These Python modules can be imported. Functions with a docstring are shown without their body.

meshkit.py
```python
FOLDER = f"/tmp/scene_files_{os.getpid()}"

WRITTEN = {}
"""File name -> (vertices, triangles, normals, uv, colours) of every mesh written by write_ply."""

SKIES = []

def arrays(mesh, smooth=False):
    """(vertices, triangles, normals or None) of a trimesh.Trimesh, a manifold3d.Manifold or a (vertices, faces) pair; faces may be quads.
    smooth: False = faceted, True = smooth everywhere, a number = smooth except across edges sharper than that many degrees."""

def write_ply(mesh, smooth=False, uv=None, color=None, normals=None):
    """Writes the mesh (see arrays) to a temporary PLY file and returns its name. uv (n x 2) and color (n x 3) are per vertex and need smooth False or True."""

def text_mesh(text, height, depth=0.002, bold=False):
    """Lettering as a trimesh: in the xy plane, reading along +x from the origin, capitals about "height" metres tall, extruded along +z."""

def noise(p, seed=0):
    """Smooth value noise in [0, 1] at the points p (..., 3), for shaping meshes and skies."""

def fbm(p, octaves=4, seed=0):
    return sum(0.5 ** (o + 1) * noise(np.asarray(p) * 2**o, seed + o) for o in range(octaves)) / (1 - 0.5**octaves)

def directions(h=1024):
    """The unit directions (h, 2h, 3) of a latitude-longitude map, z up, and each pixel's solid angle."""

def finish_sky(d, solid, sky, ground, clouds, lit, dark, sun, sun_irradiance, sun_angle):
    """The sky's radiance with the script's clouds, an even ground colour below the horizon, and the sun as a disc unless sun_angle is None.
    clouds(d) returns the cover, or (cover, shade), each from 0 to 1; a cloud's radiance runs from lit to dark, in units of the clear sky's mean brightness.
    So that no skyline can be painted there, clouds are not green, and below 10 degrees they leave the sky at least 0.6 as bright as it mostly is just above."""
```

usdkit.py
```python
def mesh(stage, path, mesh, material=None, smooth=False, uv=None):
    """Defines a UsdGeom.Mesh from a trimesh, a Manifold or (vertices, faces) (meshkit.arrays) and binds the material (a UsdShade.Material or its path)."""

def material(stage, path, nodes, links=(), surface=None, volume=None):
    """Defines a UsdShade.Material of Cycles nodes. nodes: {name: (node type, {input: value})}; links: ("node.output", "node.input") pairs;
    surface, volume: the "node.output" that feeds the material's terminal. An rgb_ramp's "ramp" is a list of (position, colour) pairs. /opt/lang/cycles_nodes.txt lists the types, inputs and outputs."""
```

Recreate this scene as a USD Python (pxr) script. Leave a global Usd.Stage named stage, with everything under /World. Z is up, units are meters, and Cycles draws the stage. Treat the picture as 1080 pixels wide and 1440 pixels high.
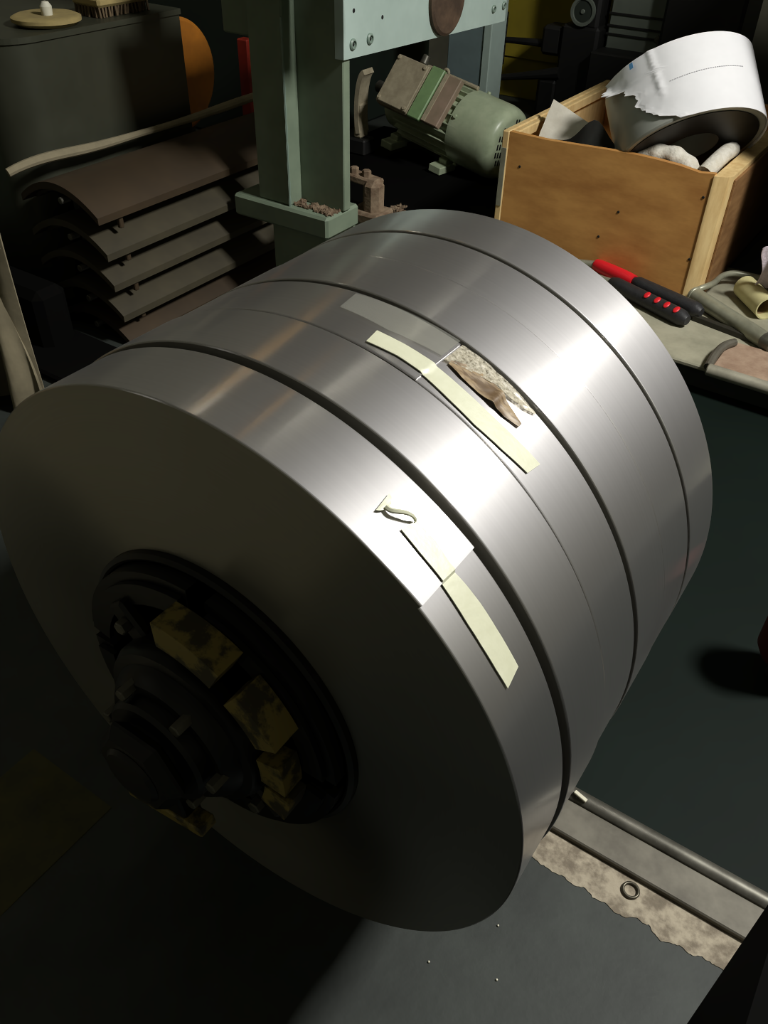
import math, random, numpy as np, trimesh, usdkit, meshkit
from pxr import Usd, UsdGeom, UsdLux, UsdShade, Gf, Sdf, Vt
from shapely.geometry import Polygon
rng = np.random.default_rng(7)
random.seed(7)
stage = Usd.Stage.CreateInMemory()
UsdGeom.SetStageUpAxis(stage, 'Z'); UsdGeom.SetStageMetersPerUnit(stage, 1.0)
world = UsdGeom.Xform.Define(stage, '/World'); stage.SetDefaultPrim(world.GetPrim())
UsdGeom.Scope.Define(stage, '/World/Looks')
# The scene is laid out in "coil units" about the centre of the front coil face (x right, y along the coil axis, z up);
# one unit is S metres and the floor lies at ZF.  W() turns such a point into metres.
S, ZF = 0.6923, -0.62
def W(p): return (np.asarray(p, float) - [0, 0, ZF]) * S

# ---------------------------------------------------------------- camera
cam = UsdGeom.Camera.Define(stage, '/World/camera')
FW, RT, UP = np.array([-.41772, .64381, -.64108]), np.array([.82867, .55934, .02176]), np.array([-.37260, .52215, .76716])
EYE = W((.65270, -.55470, 1.05570))
cam.AddTransformOp().Set(Gf.Matrix4d(*[float(v) for r in (list(RT) + [0], list(UP) + [0], list(-FW) + [0], list(EYE) + [1]) for v in r]))
cam.CreateHorizontalApertureAttr(24.0); cam.CreateVerticalApertureAttr(32.0)
cam.CreateFocalLengthAttr(24.0 * 1175.37 / 1080); cam.CreateClippingRangeAttr(Gf.Vec2f(.02, 200))
cam.CreateExposureAttr(0.0)
# ---------------------------------------------------------------- light: one work lamp above the far side of the coil, one weak hall lamp
LAMP, LAMP_R, LAMP_I = np.array([2.35, 1.98, 3.3]), .22, 194.0
HALL_I = 12.0
def add_light(path, p, aim, sx, sy, inten, col):
    l = UsdLux.RectLight.Define(stage, path); l.CreateWidthAttr(sx); l.CreateHeightAttr(sy)
    l.CreateIntensityAttr(inten); l.CreateColorAttr(Gf.Vec3f(*col))
    z = np.asarray(W(p) - W(aim)); z = z / np.linalg.norm(z)
    x = np.cross([0, 1, 0.01], z); x /= np.linalg.norm(x); y = np.cross(z, x)
    l.AddTransformOp().Set(Gf.Matrix4d(*[float(v) for r in (list(x) + [0], list(y) + [0], list(z) + [0], list(W(p)) + [1]) for v in r]))

# ---------------------------------------------------------------- materials
def lin(c):
    c = np.asarray(c, float) / 255; return tuple(np.where(c <= .04045, c / 12.92, ((c + .055) / 1.055) ** 2.4))
def mat(name, c1, c2=None, rough=.6, metal=0.0, scale=8.0, bump=0.0, detail=5.0, lo=.35, hi=.65, stretch=(1, 1, 1), spec=.5, bscale=None, c3=None):
    n = {'p': ('principled_bsdf', {'base_color': lin(c1), 'roughness': rough, 'metallic': metal, 'specular_ior_level': spec})}
    k = []
    if c2 is not None or bump:
        n['g'] = ('texture_coordinate', {}); n['m'] = ('mapping', {'scale': stretch})
        n['n'] = ('noise_texture', {'scale': scale, 'detail': detail, 'roughness': .62})
        k += [('g.object', 'm.vector'), ('m.vector', 'n.vector')]
    if c2 is not None:
        n['r'] = ('rgb_ramp', {'ramp': [(0, lin(c1)), (lo, lin(c1)), (hi, lin(c2)), (1, lin(c3 or c2))]})
        k += [('n.fac', 'r.fac'), ('r.color', 'p.base_color')]
    if bump:
        n['n2'] = ('noise_texture', {'scale': bscale or scale * 3, 'detail': 4.0}); n['b'] = ('bump', {'strength': bump, 'distance': .004})
        k += [('m.vector', 'n2.vector'), ('n2.fac', 'b.height'), ('b.normal', 'p.normal')]
    return usdkit.material(stage, '/World/Looks/' + name, n, k, surface='p.BSDF')
AX = W((0, 0, 0))
def steel(name, col, r1=.26, an1=.97, r2=.5, an2=.6, mixf=.4, face=False, dark=None):
    """Rolled strip steel: scratches run round the coil, so highlights stretch along the axis (and radially on the wound end face)."""
    n = {'g': ('geometry', {}), 's': ('vector_math', {'math_type': 'subtract', 'vector2': tuple(AX)}),
         'm': ('vector_math', {'math_type': 'multiply', 'vector2': (1, 0, 1)}), 'len': ('vector_math', {'math_type': 'length'}),
         'nrm': ('vector_math', {'math_type': 'normalize'}), 'add': ('vector_math', {'math_type': 'add', 'vector2': (0, 1, 0)}),
         'sx': ('separate_xyz', {}), 'cx': ('combine_xyz', {}), 'n1': ('noise_texture', {'scale': 1.0, 'detail': 3.0, 'roughness': .7}),
         'n2': ('noise_texture', {'scale': 7.0, 'detail': 3.0}),
         'mr': ('map_range', {'value': .5, 'from_min': .3, 'from_max': .7, 'to_min': r1 * .96, 'to_max': r1 * 1.05}),
         'rp': ('rgb_ramp', {'ramp': [(0, lin(np.array(col) * .985)), (.35, lin(np.array(col) * .99)), (.65, lin(np.minimum(np.array(col) * 1.01, 255))), (1, lin(np.minimum(np.array(col) * 1.015, 255)))]}),
         'a': ('principled_bsdf', {'metallic': 1.0, 'roughness': r1, 'anisotropic': an1}),
         'c': ('principled_bsdf', {'metallic': 1.0, 'roughness': r2, 'anisotropic': an2}), 'mix': ('mix_closure', {'fac': mixf})}
    k = [('g.position', 's.vector1'), ('s.vector', 'm.vector1'), ('m.vector', 'len.vector1'), ('m.vector', 'nrm.vector1'), ('nrm.vector', 'add.vector1'),
         ('add.vector', 'a.tangent'), ('add.vector', 'c.tangent'), ('g.position', 'n2.vector'), ('s.vector', 'sx.vector')]
    # fine rolling lines: noise that varies along the axis (tread) or with the radius (wound edge face)
    if face:
        n['mul'] = ('math', {'math_type': 'multiply', 'value2': 420.0}); k += [('len.value', 'mul.value1'), ('mul.value', 'cx.x')]
        n['ml2'] = ('math', {'math_type': 'multiply', 'value2': 2.0}); k += [('sx.x', 'ml2.value1'), ('ml2.value', 'cx.y')]
    else:
        n['mul'] = ('math', {'math_type': 'multiply', 'value2': 260.0}); k += [('sx.y', 'mul.value1'), ('mul.value', 'cx.x')]
        n['ml2'] = ('math', {'math_type': 'multiply', 'value2': 3.0}); k += [('sx.x', 'ml2.value1'), ('ml2.value', 'cx.y')]
    k += [('cx.vector', 'n1.vector'), ('n1.fac', 'rp.fac'), ('rp.color', 'a.base_color'), ('rp.color', 'c.base_color'),
          ('n2.fac', 'mr.value'), ('mr.result', 'a.roughness'), ('a.BSDF', 'mix.closure1'), ('c.BSDF', 'mix.closure2')]
    return usdkit.material(stage, '/World/Looks/' + name, n, k, surface='mix.closure')

M = dict(
    strip=steel('rolled_steel', (204, 202, 202), r1=.18, an1=.88, r2=.53, an2=.25, mixf=.43),
    face=steel('wound_edge_steel', (150, 148, 140), r1=.33, an1=.95, r2=.55, an2=.7, mixf=.5, face=True),
    core=mat('core_dark_steel', (34, 34, 32), (24, 24, 22), rough=.4, metal=.4, scale=20),
    black_steel=mat('black_oily_steel', (12, 12, 12), (18, 18, 17), rough=.42, metal=.2, scale=18),
    yellow_worn=mat('worn_yellow_paint', (140, 124, 62), (64, 58, 36), rough=.55, scale=34, lo=.46, hi=.56),
    tape=mat('masking_tape', (204, 205, 180), (197, 198, 171), rough=.42, scale=40, bump=.08, spec=.7),
    lip=mat('worn_lip_steel', (120, 118, 108), (86, 84, 76), rough=.42, metal=.6, scale=20),
    bar=mat('dusty_flat_bar', (112, 108, 96), (84, 80, 70), rough=.6, metal=.25, scale=14, c3=(58, 55, 47)),
    concrete=mat('pale_worn_concrete', (164, 154, 134), (118, 108, 92), rough=.85, scale=30, bump=.4, lo=.42, hi=.58, c3=(70, 66, 56)),
    floor=mat('dark_floor_paint', (56, 61, 57), (46, 50, 47), rough=.62, scale=7, bump=.12, bscale=60, spec=.35),
    pit=mat('dark_green_paint', (9, 22, 17), (7, 18, 13), rough=.65, scale=3, spec=.16),
    ledge=mat('paint_spotted_ledge', (168, 164, 142), (140, 138, 118), rough=.75, scale=9, bump=.15, c3=(150, 128, 104)),
    green=mat('grey_green_machine_paint', (124, 138, 118), (110, 124, 106), rough=.5, scale=7, spec=.4),
    palegreen=mat('pale_green_machine_paint', (172, 190, 182), (160, 178, 170), rough=.45, scale=6, spec=.4),
    palebolt=mat('green_painted_bolt', (120, 138, 126), rough=.45),
    rust=mat('brown_rust', (94, 74, 56), (62, 48, 36), rough=.8, metal=.1, scale=14, bump=.4),
    rustplate=mat('rusty_plate', (68, 54, 36), (56, 45, 31), rough=.62, metal=.2, scale=5, bump=.15, c3=(54, 42, 32)),
    dustplate=mat('dusty_olive_plate', (68, 62, 44), (55, 50, 36), rough=.7, scale=6, bump=.15),
    drum=mat('dark_grey_sheet', (72, 74, 62), (62, 64, 52), rough=.38, metal=.3, scale=4),
    orange=mat('orange_paint', (186, 116, 30), (150, 92, 26), rough=.55, scale=6),
    bluegrey=mat('blue_grey_paint', (116, 134, 136), (104, 120, 122), rough=.5, scale=6),
    rustdust=mat('dusty_rust', (136, 118, 96), (96, 76, 58), rough=.85, scale=26, bump=.5),
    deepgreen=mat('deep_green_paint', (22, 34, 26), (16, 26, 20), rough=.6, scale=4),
    rim=mat('bright_worn_rim', (178, 174, 156), (150, 146, 130), rough=.38, metal=.3, scale=18),
    greywood=mat('grey_weathered_wood', (150, 146, 122), (128, 122, 100), rough=.8, scale=8, stretch=(.5, 4, 1)),
    darkred=mat('dark_red_paint', (74, 24, 18), rough=.6, spec=.3),
    red=mat('red_paint', (158, 40, 22), (130, 34, 20), rough=.5, scale=10),
    motor=mat('green_motor_paint', (178, 190, 160), (160, 174, 144), rough=.35, scale=16, spec=.5, c3=(120, 128, 104)),
    motorgreen=mat('bright_green_motor_paint', (134, 168, 116), (120, 150, 104), rough=.4, scale=14),
    motordust=mat('dusty_motor_lid', (176, 166, 140), (150, 140, 116), rough=.75, scale=20, bump=.2, c3=(118, 112, 90)),
    motorpink=mat('faded_nameplate', (158, 136, 118), (140, 124, 104), rough=.6, scale=18),
    black=mat('black_matte', (18, 18, 17), (24, 24, 23), rough=.6, scale=12),
    blackcase=mat('black_cover', (9, 9, 8), rough=.9, spec=.06),
    ply=mat('orange_plywood', (208, 154, 86), (180, 126, 66), rough=.6, scale=6.0, stretch=(1, 1, 2.6), c3=(146, 98, 52), bump=.1),
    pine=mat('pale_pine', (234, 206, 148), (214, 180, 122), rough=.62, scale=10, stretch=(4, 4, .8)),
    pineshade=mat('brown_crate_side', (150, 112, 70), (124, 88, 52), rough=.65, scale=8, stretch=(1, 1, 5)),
    paper=mat('white_paper', (240, 240, 242), (230, 230, 232), rough=.7, scale=5),
    paperink=mat('grey_ink', (168, 168, 172), rough=.8),
    blueink=mat('blue_ink', (90, 150, 200), rough=.8),
    coilgrey=mat('grey_strip_coil', (176, 178, 170), (160, 162, 154), rough=.45, metal=.2, scale=4),
    coilface=mat('dark_coil_face', (46, 44, 40), (36, 34, 31), rough=.5, metal=.5, scale=30),
    film=mat('frosted_film', (232, 228, 214), (216, 210, 194), rough=.45, scale=16, bump=.3),
    foam=mat('white_foam_wrap', (226, 222, 210), (206, 200, 184), rough=.8, scale=40, bump=.6),
    rag=mat('black_cloth', (42, 44, 40), (30, 31, 28), rough=.9, scale=20),
    rubber=mat('dark_rubber_grip', (46, 46, 48), (38, 38, 40), rough=.5, scale=60, bump=.2),
    redplastic=mat('red_plastic', (226, 30, 42), rough=.4),
    tube=mat('grey_green_tube', (160, 160, 140), (134, 134, 116), rough=.4, metal=.25, scale=14),
    darkbar=mat('dark_flat_bar', (58, 56, 46), (44, 42, 34), rough=.6, metal=.3, scale=12),
    cream=mat('cream_tape', (214, 208, 156), (196, 188, 138), rough=.6, scale=12),
    brownpaper=mat('brown_cardboard', (150, 126, 92), (126, 104, 74), rough=.7, scale=22, c3=(104, 82, 56)),
    brownscrap=mat('oily_brown_paper', (150, 130, 100), (98, 78, 54), rough=.45, scale=34, lo=.42, hi=.56, stretch=(1, 3, 1), c3=(70, 54, 36)),
    pinkrag=mat('pink_white_cloth', (226, 212, 222), (206, 194, 204), rough=.9, scale=60, bump=.5),
    pinkrust=mat('pinkish_rust_tray', (168, 144, 122), (142, 116, 96), rough=.75, scale=22, bump=.3, c3=(160, 152, 134)),
    canvas=mat('dirty_canvas', (150, 140, 114), (122, 114, 92), rough=.9, scale=7, bump=.3, c3=(100, 92, 72)),
    darkcanvas=mat('dark_green_canvas', (40, 46, 36), (26, 30, 24), rough=.9, scale=12, bump=.5, c3=(64, 64, 52)),
    olive=mat('olive_yellow_paint', (158, 142, 40), (138, 124, 36), rough=.6, scale=3.5, c3=(120, 108, 40)),
    wall=mat('dark_grey_green_wall', (118, 116, 98), (98, 98, 82), rough=.85, scale=3, bump=.15),
    ceiling=mat('grey_ceiling', (168, 166, 154), (150, 148, 138), rough=.9, scale=2),
    greybox=mat('grey_metal_box', (118, 126, 116), (106, 114, 104), rough=.5, metal=.2, scale=6),
    glassdial=mat('dial_face', (52, 58, 52), rough=.25),
    ring=mat('steel_ring', (86, 82, 70), rough=.4, metal=.7),
    chip=mat('white_chip', (216, 212, 190), rough=.6),
    yellowline=mat('faded_yellow_floor_line', (74, 70, 22), (52, 50, 22), rough=.7, scale=14),
    yellowpaint=mat('crane_yellow_paint', (226, 164, 8), (214, 152, 8), rough=.5, scale=6),
    lamphousing=mat('white_lamp_housing', (180, 180, 176), rough=.5),
    tan=mat('tan_cork', (166, 148, 96), (148, 132, 88), rough=.8, scale=20),
    brush=mat('brown_bristle', (120, 102, 76), (84, 70, 52), rough=.9, scale=60, stretch=(6, 6, 1), bump=.6),
    whitebit=mat('white_plastic', (206, 204, 186), rough=.5),
    clear=None)
M['clear'] = usdkit.material(stage, '/World/Looks/clear_tape', {
    't': ('transparent_bsdf', {'color': (.95, .95, .93)}), 'd': ('principled_bsdf', {'base_color': (.55, .55, .5), 'roughness': .35}),
    'm': ('mix_closure', {'fac': .11})}, [('t.BSDF', 'm.closure1'), ('d.BSDF', 'm.closure2')], surface='m.closure')

M['thinfilm'] = usdkit.material(stage, '/World/Looks/thin_film', {
    'g': ('texture_coordinate', {}), 'n': ('noise_texture', {'scale': 260.0, 'detail': 5.0, 'roughness': .75}), 'r': ('map_range', {'from_min': .38, 'from_max': .62, 'to_min': .1, 'to_max': .8}),
    't': ('transparent_bsdf', {'color': (.9, .88, .82)}), 'd': ('principled_bsdf', {'base_color': lin((206, 200, 182)), 'roughness': .3}),
    'm': ('mix_closure', {'fac': .5})}, [('g.object', 'n.vector'), ('n.fac', 'r.value'), ('r.result', 'm.fac'), ('t.BSDF', 'm.closure1'), ('d.BSDF', 'm.closure2')], surface='m.closure')
# ---------------------------------------------------------------- object helpers
used = {}
def numbered(parent, name):
    k = used[(parent, name)] = used.get((parent, name), -1) + 1
    return name if k == 0 else f'{name}_{k:03d}'
def keys(prim, label=None, cat=None, group=None, kind=None):
    for a, b in (('label', label), ('category', cat), ('group', group), ('kind', kind)):
        if b: prim.SetCustomDataByKey(a, b)
def obj(name, mesh, m, parent=None, label=None, cat=None, group=None, kind=None, smooth=35, world_units=False):
    """ONE Mesh prim. mesh in coil units; turned into metres here (relative to the thing's base when it has a parent)."""
    v, f, nrm = meshkit.arrays(mesh, smooth)
    pp = '/World' if parent is None else str(parent.GetPath())
    base = BASE.get(pp.split('/')[2] if parent is not None else '', np.zeros(3))
    v = (v if world_units else W(v)) - base
    path = pp + '/' + numbered(pp, name)
    g = UsdGeom.Mesh.Define(stage, path)
    g.CreatePointsAttr(Vt.Vec3fArray.FromNumpy(v.astype(np.float32)))
    g.CreateFaceVertexCountsAttr(Vt.IntArray.FromNumpy(np.full(len(f), 3, np.int32)))
    g.CreateFaceVertexIndicesAttr(Vt.IntArray.FromNumpy(f.astype(np.int32).ravel()))
    g.CreateSubdivisionSchemeAttr('none')
    if nrm is not None:
        g.CreateNormalsAttr(Vt.Vec3fArray.FromNumpy(nrm.astype(np.float32))); g.SetNormalsInterpolation('vertex')
    UsdShade.MaterialBindingAPI.Apply(g.GetPrim()).Bind(M[m])
    keys(g.GetPrim(), label, cat, group, kind)
    return g.GetPrim()
BASE = {}
def thing(name, label, cat, at, group=None, kind=None):
    """An Xform at the thing's base (coil units); its children are its parts."""
    n = numbered('/World', name); x = UsdGeom.Xform.Define(stage, '/World/' + n)
    b = W(at); x.AddTranslateOp().Set(Gf.Vec3d(*map(float, b))); BASE[n] = b
    keys(x.GetPrim(), label, cat, group, kind)
    return x.GetPrim()
cat_ = trimesh.util.concatenate
def box(x0, x1, y0, y1, z0, z1, c=.004):
    """Box with chamfered edges."""
    c = min(c, .3 * min(x1 - x0, y1 - y0, z1 - z0))
    p = []
    for x in (x0, x1):
        for y in (y0, y1):
            for z in (z0, z1):
                sx, sy, sz = (1 if x == x0 else -1), (1 if y == y0 else -1), (1 if z == z0 else -1)
                p += [(x + sx * c, y + sy * c, z), (x + sx * c, y, z + sz * c), (x, y + sy * c, z + sz * c)]
    return trimesh.convex.convex_hull(np.array(p))
def frame(n):
    n = np.asarray(n, float); n /= np.linalg.norm(n)
    a = np.cross(n, [0, 0, 1.0] if abs(n[2]) < .9 else [1.0, 0, 0]); a /= np.linalg.norm(a)
    return a, np.cross(n, a), n
def obox(center, ax, ay, az, hx, hy, hz, c=.004):
    """Oriented box: half sizes along three unit axes."""
    m = box(-hx, hx, -hy, hy, -hz, hz, c); T = np.eye(4); T[:3, 0], T[:3, 1], T[:3, 2], T[:3, 3] = ax, ay, az, center
    m.apply_transform(T); return m
def lathe(profile, p, n, seg=40):
    """Closed (r, h) profile turned about the axis n through p."""
    m = trimesh.creation.revolve(np.array(list(profile) + [profile[0]]) if profile[0] != profile[-1] else np.array(profile), sections=seg)
    a, b, n = frame(n); T = np.eye(4); T[:3, 0], T[:3, 1], T[:3, 2], T[:3, 3] = a, b, n, p
    m.apply_transform(T)
    if m.volume < 0: m.invert()
    return m
def rod(p, q, r, seg=20, c=None):
    p, q = np.array(p, float), np.array(q, float); L = np.linalg.norm(q - p); c = r * .18 if c is None else c
    return lathe([(0, 0), (r - c, 0), (r, c), (r, L - c), (r - c, L), (0, L)], p, q - p, seg)
def tube(pts, r, seg=10):
    """Rounded tube along a polyline, ends closed."""
    p = np.asarray(pts, float); t = np.gradient(p, axis=0); t /= np.linalg.norm(t, axis=1, keepdims=True)
    a, b, _ = frame(t[0]); rings = []
    for i in range(len(p)):
        a = a - t[i] * (a @ t[i]); a /= np.linalg.norm(a); b = np.cross(t[i], a)
        rr = np.broadcast_to(r, (len(p),))[i]
        ang = np.linspace(0, 2 * np.pi, seg, endpoint=False)
        rings.append(p[i] + rr * (np.cos(ang)[:, None] * a + np.sin(ang)[:, None] * b))
    v = np.vstack(rings + [p[:1], p[-1:]]); f = []
    n = len(p)
    for i in range(n - 1):
        for j in range(seg):
            k = (j + 1) % seg; f += [(i * seg + j, i * seg + k, (i + 1) * seg + k), (i * seg + j, (i + 1) * seg + k, (i + 1) * seg + j)]
    for j in range(seg):
        k = (j + 1) % seg; f += [(n * seg, k, j), (n * seg + 1, (n - 1) * seg + j, (n - 1) * seg + k)]
    return trimesh.Trimesh(v, f, process=False)
def curve(pts, n=24):
    from scipy.interpolate import CubicSpline
    p = np.asarray(pts, float); t = np.r_[0, np.cumsum(np.linalg.norm(np.diff(p, axis=0), axis=1))]
    return CubicSpline(t, p)(np.linspace(0, t[-1], n))
def sheet(P, th, nrm=None):
    """Grid of points (n, m, 3) as a sheet of thickness th."""
    P = np.asarray(P, float); n, m = P.shape[:2]
    du, dv = np.gradient(P, axis=0), np.gradient(P, axis=1); N = np.cross(du, dv); N /= np.linalg.norm(N, axis=2, keepdims=True) + 1e-12
    v = np.vstack([(P + N * th / 2).reshape(-1, 3), (P - N * th / 2).reshape(-1, 3)]); f = []; o = n * m
    I = lambda i, j: i * m + j
    for i in range(n - 1):
        for j in range(m - 1):
            a, b, c, d = I(i, j), I(i + 1, j), I(i + 1, j + 1), I(i, j + 1)
            f += [(a, b, c), (a, c, d), (o + a, o + c, o + b), (o + a, o + d, o + c)]
    rim = [I(i, 0) for i in range(n)] + [I(n - 1, j) for j in range(1, m)] + [I(i, m - 1) for i in range(n - 2, -1, -1)] + [I(0, j) for j in range(m - 2, 0, -1)]
    for a, b in zip(rim, rim[1:] + rim[:1]): f += [(a, o + a, o + b), (a, o + b, b)]
    t = trimesh.Trimesh(v, f, process=False)
    if t.volume < 0: t.invert()
    return t
def extrude(poly, axis_o, ax, ay, az, h):
    """Shapely polygon in the (ax, ay) plane through axis_o, extruded along az by h."""
    m = trimesh.creation.extrude_polygon(poly, h, engine='earcut'); T = np.eye(4); T[:3, 0], T[:3, 1], T[:3, 2], T[:3, 3] = ax, ay, az, axis_o
    m.apply_transform(T)
    if m.volume < 0: m.invert()
    return m
X, Y, Z = np.eye(3); XA = X
def quads(rects, z):
    v, f = [], []
    for x0, x1, y0, y1 in rects:
        o = len(v); v += [(x0, y0, z), (x1, y0, z), (x1, y1, z), (x0, y1, z)]; f += [(o, o + 1, o + 2), (o, o + 2, o + 3)]
    return trimesh.Trimesh(v, f, process=False)

# ================================================================ the setting
PX0, PX1, PY0, PY1, PZ = -.95, 2.6, .565, 2.60, -.70
X0, X1, Y0, Y1, ZC = -4.6, 3.4, -3.2, 6.2, 4.6
floor = thing('floor', None, None, (0, 0, ZF), kind='structure')
slabs = [(X0, X1, Y0, PY0), (X0, PX0, PY0, PY1), (PX1, X1, PY0, PY1), (X0, X1, PY1, Y1)]
obj('floor_surface', cat_([box(a, b, c, d, ZF - .08, ZF, .0005) for a, b, c, d in slabs]), 'floor', floor)
obj('pit_floor', box(PX0, PX1, PY0, PY1, PZ - .05, PZ, .0005), 'pit', floor)
obj('wall_back', box(X0, X1, Y1, Y1 + .1, ZF, ZC, .001), 'wall', kind='structure')
obj('wall_front', box(X0, X1, Y0 - .1, Y0, ZF, ZC, .001), 'wall', kind='structure')
obj('wall_left', box(X0 - .1, X0, Y0, Y1, ZF, ZC, .001), 'wall', kind='structure')
obj('wall_right', box(X1, X1 + .1, Y0, Y1, ZF, ZC, .001), 'wall', kind='structure')
obj('ceiling', box(X0, X1, Y0, Y1, ZC, ZC + .1, .001), 'ceiling', kind='structure')
# near edge of the pit: worn concrete band with a ragged border, flat bar, rounded lip
xs = np.linspace(PX0, PX1, 900)
edge = .368 + .020 * (meshkit.fbm(np.stack([xs * 26, xs * 0, xs * 0], 1), 5, 3) - .5) * 2
band = Polygon([(x, y) for x, y in zip(xs, edge)] + [(PX1, .452), (PX0, .452)])
obj('trim_1', extrude(band, (0, 0, ZF - .002), X, Y, Z, .0035), 'concrete', kind='structure')
obj('trim_2', box(PX0, PX1, .449, .53, ZF - .005, ZF + .016, .003), 'bar', kind='structure')
yy = np.linspace(0, np.pi, 13)
lipp = Polygon([(.534, ZF - .005)] + [(.553 - .019 * math.cos(a), ZF + .004 + .017 * math.sin(a)) for a in yy] + [(.572, ZF - .09), (.566, ZF - .09), (.566, ZF - .005)])
obj('trim_3', extrude(lipp, (PX0, 0, 0), Y, Z, X, PX1 - PX0), 'lip', kind='structure')
# far ledge
obj('trim_4', box(-1.3, 1.6, 2.585, 3.62, ZF, ZF + .022, .006), 'ledge', kind='structure')
ZL = ZF + .022

# ================================================================ the six slit coils on their mandrel
gaps = [0, .1265, .2545, .379, .5015, .6235, .7545]
half = [0, .0068, .0028, .0045, .0006, .0038, 0]
RAD = [.5200, .5240, .5208, .5222, .5212, .5215]
LAP = [41.2, 205, 19.0, 150, 250, 120]
BORE = .262
def radius(k, th, lift=True):
    d = ((LAP[k] - th) % 360)                   # degrees before the lap end
    r = RAD[k] - .0016 * d / 360
    return r + ((.0035 if k == 0 else .0010) * np.clip(1 - d / 14, 0, 1) ** 2 if k in (0, 2) else 0)
def coil(k):
    y0, y1 = gaps[k] + half[k], gaps[k + 1] - half[k + 1]; c = .0022
    th = np.linspace(LAP[k], LAP[k] + 360, 361); rr = radius(k, np.minimum(th, LAP[k] + 359.999) if True else th); rr[0] = RAD[k] - .0016
    rr[-1] = radius(k, LAP[k])
    V = []; F = []
    for t, r in zip(np.radians(th), rr):
        for y, q in ((y0, BORE), (y0, r - c), (y0 + c * .4, r - c * .3), (y0 + c, r), (y1 - c, r), (y1 - c * .4, r - c * .3), (y1, r - c), (y1, BORE)):
            V.append((q * math.sin(t), y, q * math.cos(t)))
    m = 8
    for i in range(360):
        for j in range(m):
            a, b, d, e = i * m + j, i * m + (j + 1) % m, (i + 1) * m + (j + 1) % m, (i + 1) * m + j
            F += [(a, b, d), (a, d, e)]
    A, B = 0, 360 * m
    F += [(A + j, B + j + 1, A + j + 1) for j in range(1, 6)] + [(A + j, B + j, B + j + 1) for j in range(1, 6)]
    t = trimesh.Trimesh(V, F, process=False)
    if t.volume < 0: t.invert()
    return t
cl = ['frontmost bright steel strip coil with dark bore and masking tape on its rim', 'second steel strip coil from the front, behind the widest black gap',
      'third steel strip coil from the front, with tape, torn film and a brown scrap', 'fourth steel strip coil from the front, behind the taped and torn one',
      'fifth steel strip coil from the front, past the hairline joint', 'rearmost steel strip coil beside the wooden crate and the bolt cutter']
for k in range(6):
    y0, y1 = gaps[k] + half[k], gaps[k + 1] - half[k + 1]
    m = coil(k)
    t = thing('steel_strip_coil', cl[k], 'steel coil', (0, y0, -.52), 'slit steel coils on the mandrel')
    nrm = m.face_normals; isface = np.abs(nrm[:, 1]) > .9
    tread = trimesh.Trimesh(m.vertices, m.faces[~isface], process=False); tread.remove_unreferenced_vertices()
    face = trimesh.Trimesh(m.vertices, m.faces[isface], process=False); face.remove_unreferenced_vertices()
    obj('outer_wrap', tread, 'strip', t, smooth=20)
    obj('wound_edge', face, 'face', t, smooth=False)
    obj('core_sleeve', lathe([(.250, 0), (BORE - .0005, 0), (BORE - .0005, y1 - y0), (.250, y1 - y0)] if k else [(.250, -.012), (.254, -.014), (BORE - .0005, -.010), (BORE - .0005, y1), (.250, y1)], (0, y0, 0), Y, 96), 'core', t)
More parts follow.
